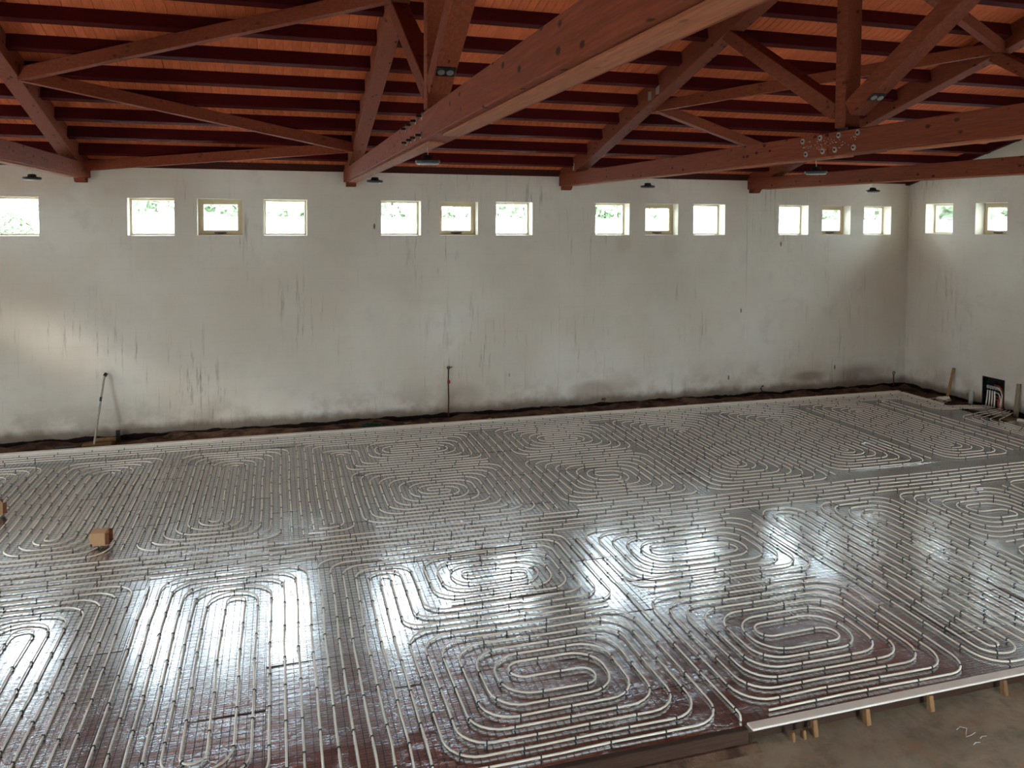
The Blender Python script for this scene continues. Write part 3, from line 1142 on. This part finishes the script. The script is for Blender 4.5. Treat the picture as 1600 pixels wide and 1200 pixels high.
# prop stick leaning on the far wall
T = thing('leaning_stick', (-2.72, 13.30, -.03), 'thin pale stick leaning on the far wall at the left', 'stick')
bm = bmesh.new()
beam(bm, (0, 0, 0), (.105, .36, 1.06), .035, .024, (1, 0, 0))
bevel(bm, .003)
obj('lath', bm, M['stick_wood'], T)
bm = bmesh.new()
beam(bm, (.066, .215, .67), (.071, .235, .73), .038, .028, (1, 0, 0))
obj('tape', bm, M['black'], T, label='dark tape band')
bm = bmesh.new()
beam(bm, (.103, .35, 1.035), (.125, .375, 1.075), .05, .04, (1, 0, 0))
obj('cap', bm, M['dark_steel'], T)

# offcuts in the trench
def plank_piece(x, y, z, lx, ly, lz, rz, mat, label, nm='timber_offcut', cat='offcut', tilt=0):
    bm = bmesh.new()
    box(bm, -lx / 2, lx / 2, -ly / 2, ly / 2, 0, lz)
    bevel(bm, .005)
    return obj(nm, bm, mat, None, (x, y, z), (tilt, 0, rz), label=label, category=cat)


plank_piece(-3.09, 13.22, -.05, .27, .10, .085, .02, M['black'], 'black flat block in the trench left of the leaning stick', 'dark_block', 'block')
plank_piece(-2.68, 13.33, -.035, .40, .12, .06, .07, M['peg_wood'], 'brown timber offcut at the foot of the leaning stick')
plank_piece(-2.43, 13.60, -.02, .06, .06, .16, .2, M['dark_steel'], 'small dark upright stub against the far wall right of the leaning stick', 'upright_stub', 'stub')
plank_piece(-2.60, 13.62, -.02, .30, .05, .05, .0, M['raw_wood'], 'pale timber offcut lying against the far wall', tilt=.2)
chunk('earth_clod', (.22, .09, .075), (-1.55, 13.62, -.02), (0, 0, .1), M['dirt'], 'lump of earth heaped against the far wall at the left', 'earth', 4)
T = thing('green_hose', (1.5, 13.25, -.03), 'dark green coil of hose in the trench below the third window trio', 'hose')
bm = bmesh.new()
for q in range(3):
    pts = [(.20 * math.cos(a) * (1 - .1 * q), .10 * math.sin(a), .02 + .028 * q + .01 * math.sin(3 * a + q)) for a in [k * math.pi / 9 for k in range(19)]]
    tube(bm, pts, .014, 6)
obj('hose_coil', bm, M['green'], T)
chunk('red_scrap', (.06, .03, .022), (1.98, 13.1, -.02), (0, 0, .3), M['red_tape'], 'small red scrap in the trench beside the green hose', 'scrap', 8)


def standpipe(x, h, label, big):
    T = thing('standpipe', (x, YF - .04, -.03), label, 'pipe')
    bm = bmesh.new()
    tube(bm, [(0, 0, 0), (.004, 0, h * .4), (-.004, 0, h * .7), (0, 0, h)], .012 if big else .010, 8)
    obj('pipe', bm, M['rust'], T)
    bm = bmesh.new()
    if big:
        lathe(bm, [(.012, 0), (.030, .005), (.034, .025), (.022, .045), (.010, .05)], 12, (0, 0, h))
        beam(bm, (0, 0, h + .022), (.065, -.01, h + .03), .016, .016)
    else:
        tube(bm, [(.0 + .028 * math.cos(a), 0, h + .03 + .035 * math.sin(a)) for a in [k * math.pi / 6 - 1.5 for k in range(12)]], .007, 6)
    obj('tap_head', bm, M['rock'] if big else M['rust'], T)
    if big:
        bm = bmesh.new()
        lathe(bm, [(.014, -.03), (.026, -.02), (.028, .015), (.014, .035)], 10, (.006, 0, h * .73))
        obj('red_joint', bm, M['red_tape'], T, label='red wrapped joint')


standpipe(2.92, .87, 'rusty iron standpipe with a red joint on the far wall', True)
standpipe(12.63, .26, 'short rusty looped standpipe beside the room corner', False)
T = thing('bent_conduit', (9.38, YF - .03, 0), 'short bent dark conduit sticking out of the far wall foot', 'conduit')
bm = bmesh.new()
tube(bm, [(.02, 0, -.03), (.01, -.01, .05), (-.03, -.02, .12), (-.02, -.04, .17), (.01, -.05, .18)], .012, 7)
obj('conduit', bm, M['dark_steel'], T)
chunk('mortar_crumb', (.05, .02, .03), (5.93, YF - .015, .10), (0, 0, 0), M['dirt'], 'dark lump on the far wall foot under the fourth truss end', 'lump', 12)

# things by the end wall
T = thing('leaning_batten', (12.74, 12.39, -.03), 'tan timber batten leaning on the end wall near the corner', 'batten')
bm = bmesh.new()
beam(bm, (0, 0, 0), (.185, .03, .62), .05, .03, (1, 0, 0))
bevel(bm, .003)
obj('lath', bm, M['raw_wood'], T)
T = thing('plastic_scrap', (12.55, 12.28, -.02), 'crumpled pale plastic scrap at the foot of the leaning batten', 'scrap')
bm = bmesh.new()
bmesh.ops.create_icosphere(bm, subdivisions=3, radius=.1)
for v in bm.verts:
    v.co *= 1 + .5 * mnoise.noise(v.co * 22)
    v.co.z *= .55
    v.co.x *= 1.4
obj('sheet', bm, M['strip_white'], T, (0, 0, .03))
bm = bmesh.new()
tube(bm, [(-.35, .15, .02), (-.2, .05, .05), (-.05, 0, .07), (.03, -.1, .10), (.05, -.12, .02)], .012, 6)
obj('strap', bm, M['strip_white'], T)
for x, y, h, lab in ((12.86, 11.94, .28, 'short grey upright board left of the manifold box'), (12.86, 10.97, .62, 'tall grey-tan upright board right of the manifold box')):
    bm = bmesh.new()
    prism(bm, [(-.045, 0), (.045, 0), (.04, h), (-.03, h + .01)], 'X', -.02, .02)
    bevel(bm, .004)
    obj('upright_board', bm, M['grey_board'] if h > .4 else M['pale_board'], None, (x, y, -.06), (0, .10, 0), label=lab, category='board')
T = thing('manifold_box', (XR, 11.53, -.04), 'open black manifold box with white and orange pipes in the end wall', 'manifold box')
bm = bmesh.new()
w, h, dp = .239, .599, .13
for y0, y1, z0, z1 in ((-w, w, .001, .02), (-w, w, h - .02, h), (-w, -w + .016, .02, h - .02), (w - .016, w, .02, h - .02)):
    box(bm, -.006, dp, y0, y1, z0, z1)
box(bm, dp - .012, dp, -w, w, 0.001, h)
obj('casing', bm, M['black'], T)
for z in (.49, .40):
    bm = bmesh.new()
    tube(bm, [(.07, .20, z), (.07, -.08, z)], .013, 8)
    for q in range(5):
        box(bm, .045, .085, .17 - .06 * q - .013, .17 - .06 * q + .013, z - .03, z + .028)
    obj('header', bm, M['dark_steel'] if z > .45 else M['pale_board'], T)
for q in range(4):
    bm = bmesh.new()
    tube(bm, [(.05, .165 - .05 * q, .34), (.03, .155 - .055 * q, .22), (-.02, .13 - .06 * q, .06)], .013, 7)
    obj('white_pipe', bm, M['pipe'], T)
for q, (z, c) in enumerate(((.46, 'orange'), (.42, 'pipe'), (.32, 'pipe'), (.25, 'orange'), (.19, 'orange'))):
    bm = bmesh.new()
    tube(bm, [(.05, .02 - .01 * q, z), (.04, -.08, z - .005), (.03, -.16 + .02 * q, z - .05), (.02, -.205 + .028 * q, z - .13), (-.01, -.20 + .028 * q, .03)], .011, 7)
    obj('orange_pipe' if c == 'orange' else 'curved_pipe', bm, M[c], T)
plank_piece(12.62, 11.30, -.02, .30, .62, .04, .15, M['pale_board'], 'pale flat board on the floor in front of the manifold box', 'flat_board', 'board')
plank_piece(12.55, 11.75, -.03, .36, .12, .04, -.2, M['pale_board'], 'pale offcut on the floor left of the manifold box', 'flat_board', 'board')

# chalk squiggle on the slab
bm = bmesh.new()
pts = [(-.05, .03), (0, .05), (.03, .02), (-.02, -.02), (-.05, -.05), (0, -.045), (.05, -.03)]
tube(bm, [(x, y, -.0585) for x, y in pts], .003, 5)
obj('chalk_mark', bm, M['pale_board'], floor, (4.60, 4.23, 0))
for q, (x, y) in enumerate(((4.56, 4.10), (4.66, 4.14))):
    bm = bmesh.new()
    tube(bm, [(-.03, 0, -.0585), (0, .014, -.0585), (.035, .008, -.0585)], .003, 5)
    obj('chalk_mark', bm, M['pale_board'], floor, (x, y, 0))

# ------------------------------------------------------------------ outside
bm = bmesh.new()
box(bm, -60, 80, YF + TH + .02, 32, 2.2, 2.75)
box(bm, -60, 80, 32.01, 90, -.4, .1)
struct('ground_outside', bm, M['concrete_white'], 'pale bright road outside the far wall windows')
bm = bmesh.new()
box(bm, XR + TH + 4, 80, -40, YF + TH, 2.2, 2.74)
box(bm, XR + TH + .02, XR + TH + 4, -40, YF + TH, -.6, -.1)
box(bm, -60, XL - TH - .02, -40, YF + TH, -.6, -.1)
box(bm, XL - TH, XR + TH, -40, YN - TH - .02, -.6, -.1)
struct('ground_yard', bm, M['concrete_white'], 'pale yard around the hall')
bm = bmesh.new()
box(bm, -40, 70, 31, 31.25, 2.75, 3.56)
struct('wall_roadside', bm, M['concrete_white'], 'low white roadside wall seen through the far windows')


def tree(name, loc, sc, label, kind, rnd_seed, me_cache={}):
    if kind not in me_cache:
        r = random.Random(rnd_seed)
        tb = bmesh.new()
        tube(tb, [(0, 0, 0), (.05, .02, 1.2), (.0, .08, 2.4)], .14, 8, radii=[.18, .13, .08])
        for q in range(5):
            a = q * 1.3
            tube(tb, [(0, .04, 1.3 + .2 * q), (.6 * math.cos(a), .6 * math.sin(a), 2.2 + .25 * q)], .05, 5, radii=[.07, .03])
        cb = bmesh.new()
        for q in range(1500):
            while True:
                p = Vector((r.uniform(-1, 1), r.uniform(-1, 1), r.uniform(-1, 1)))
                if p.length < 1 and p.length > .35:
                    break
            f = 1 + .3 * mnoise.noise(p * 2.1 + Vector((rnd_seed, 0, 0)))
            c = Vector((p.x * 2.0 * f, p.y * 2.0 * f, 2.9 + p.z * 2.1 * f))
            nrm = Vector((r.gauss(0, 1), r.gauss(0, 1), r.gauss(0, 1))).normalized()
            u = nrm.orthogonal().normalized() * .27
            v = nrm.cross(u).normalized() * .18
            vs = [cb.verts.new(c + u), cb.verts.new(c + v), cb.verts.new(c - u), cb.verts.new(c - v)]
            cb.faces.new(vs)
        me_cache[kind] = (mesh_from('trunk', tb, M['bark']), mesh_from('foliage', cb, M['leaf']))
    a, b = me_cache[kind]
    T = thing(name, loc, label, 'tree', group='trees beyond the roadside wall')
    T.scale = (sc, sc, sc)
    link('trunk', a, T)
    link('foliage', b, T)


rt = random.Random(21)
for k in range(20):
    x = -20 + 3.6 * k
    tree('tree', (x, 36 + 6.5 * (k % 2) + rt.uniform(-.4, .4), .1), rt.uniform(.9, 1.1), 'pale green tree seen blurred and overexposed through the far windows', 'a' if k % 2 else 'b', 3 + k % 2)
tree('shrub', (-5.55, 19.5, 2.5), .22, 'bright green shrub showing low in the leftmost window', 'a', 3)
T = thing('road_railing', (-40, 30.0, 2.75), 'white road railing seen through the leftmost window', 'railing')
bm = bmesh.new()
for z in (.55, .85):
    box(bm, 0, 38, -.03, .03, z, z + .10)
obj('rail', bm, M['concrete_white'], T)
for q in range(14):
    bm = bmesh.new()
    box(bm, q * 2.8, q * 2.8 + .10, -.04, .04, 0, 1.0)
    obj('post', bm, M['concrete_white'], T)
T = thing('light_pole', (-2.4, 27.0, 2.75), 'white light pole behind the first window of the second trio', 'pole')
bm = bmesh.new()
tube(bm, [(0, 0, 0), (0, 0, 5.0)], .06, 8, radii=[.08, .05])
obj('pole', bm, M['pale_board'], T)
bm = bmesh.new()
tube(bm, [(0, 0, 5.0), (.1, -.3, 5.25), (.1, -1.0, 5.3)], .03, 6)
obj('arm', bm, M['pale_board'], T)
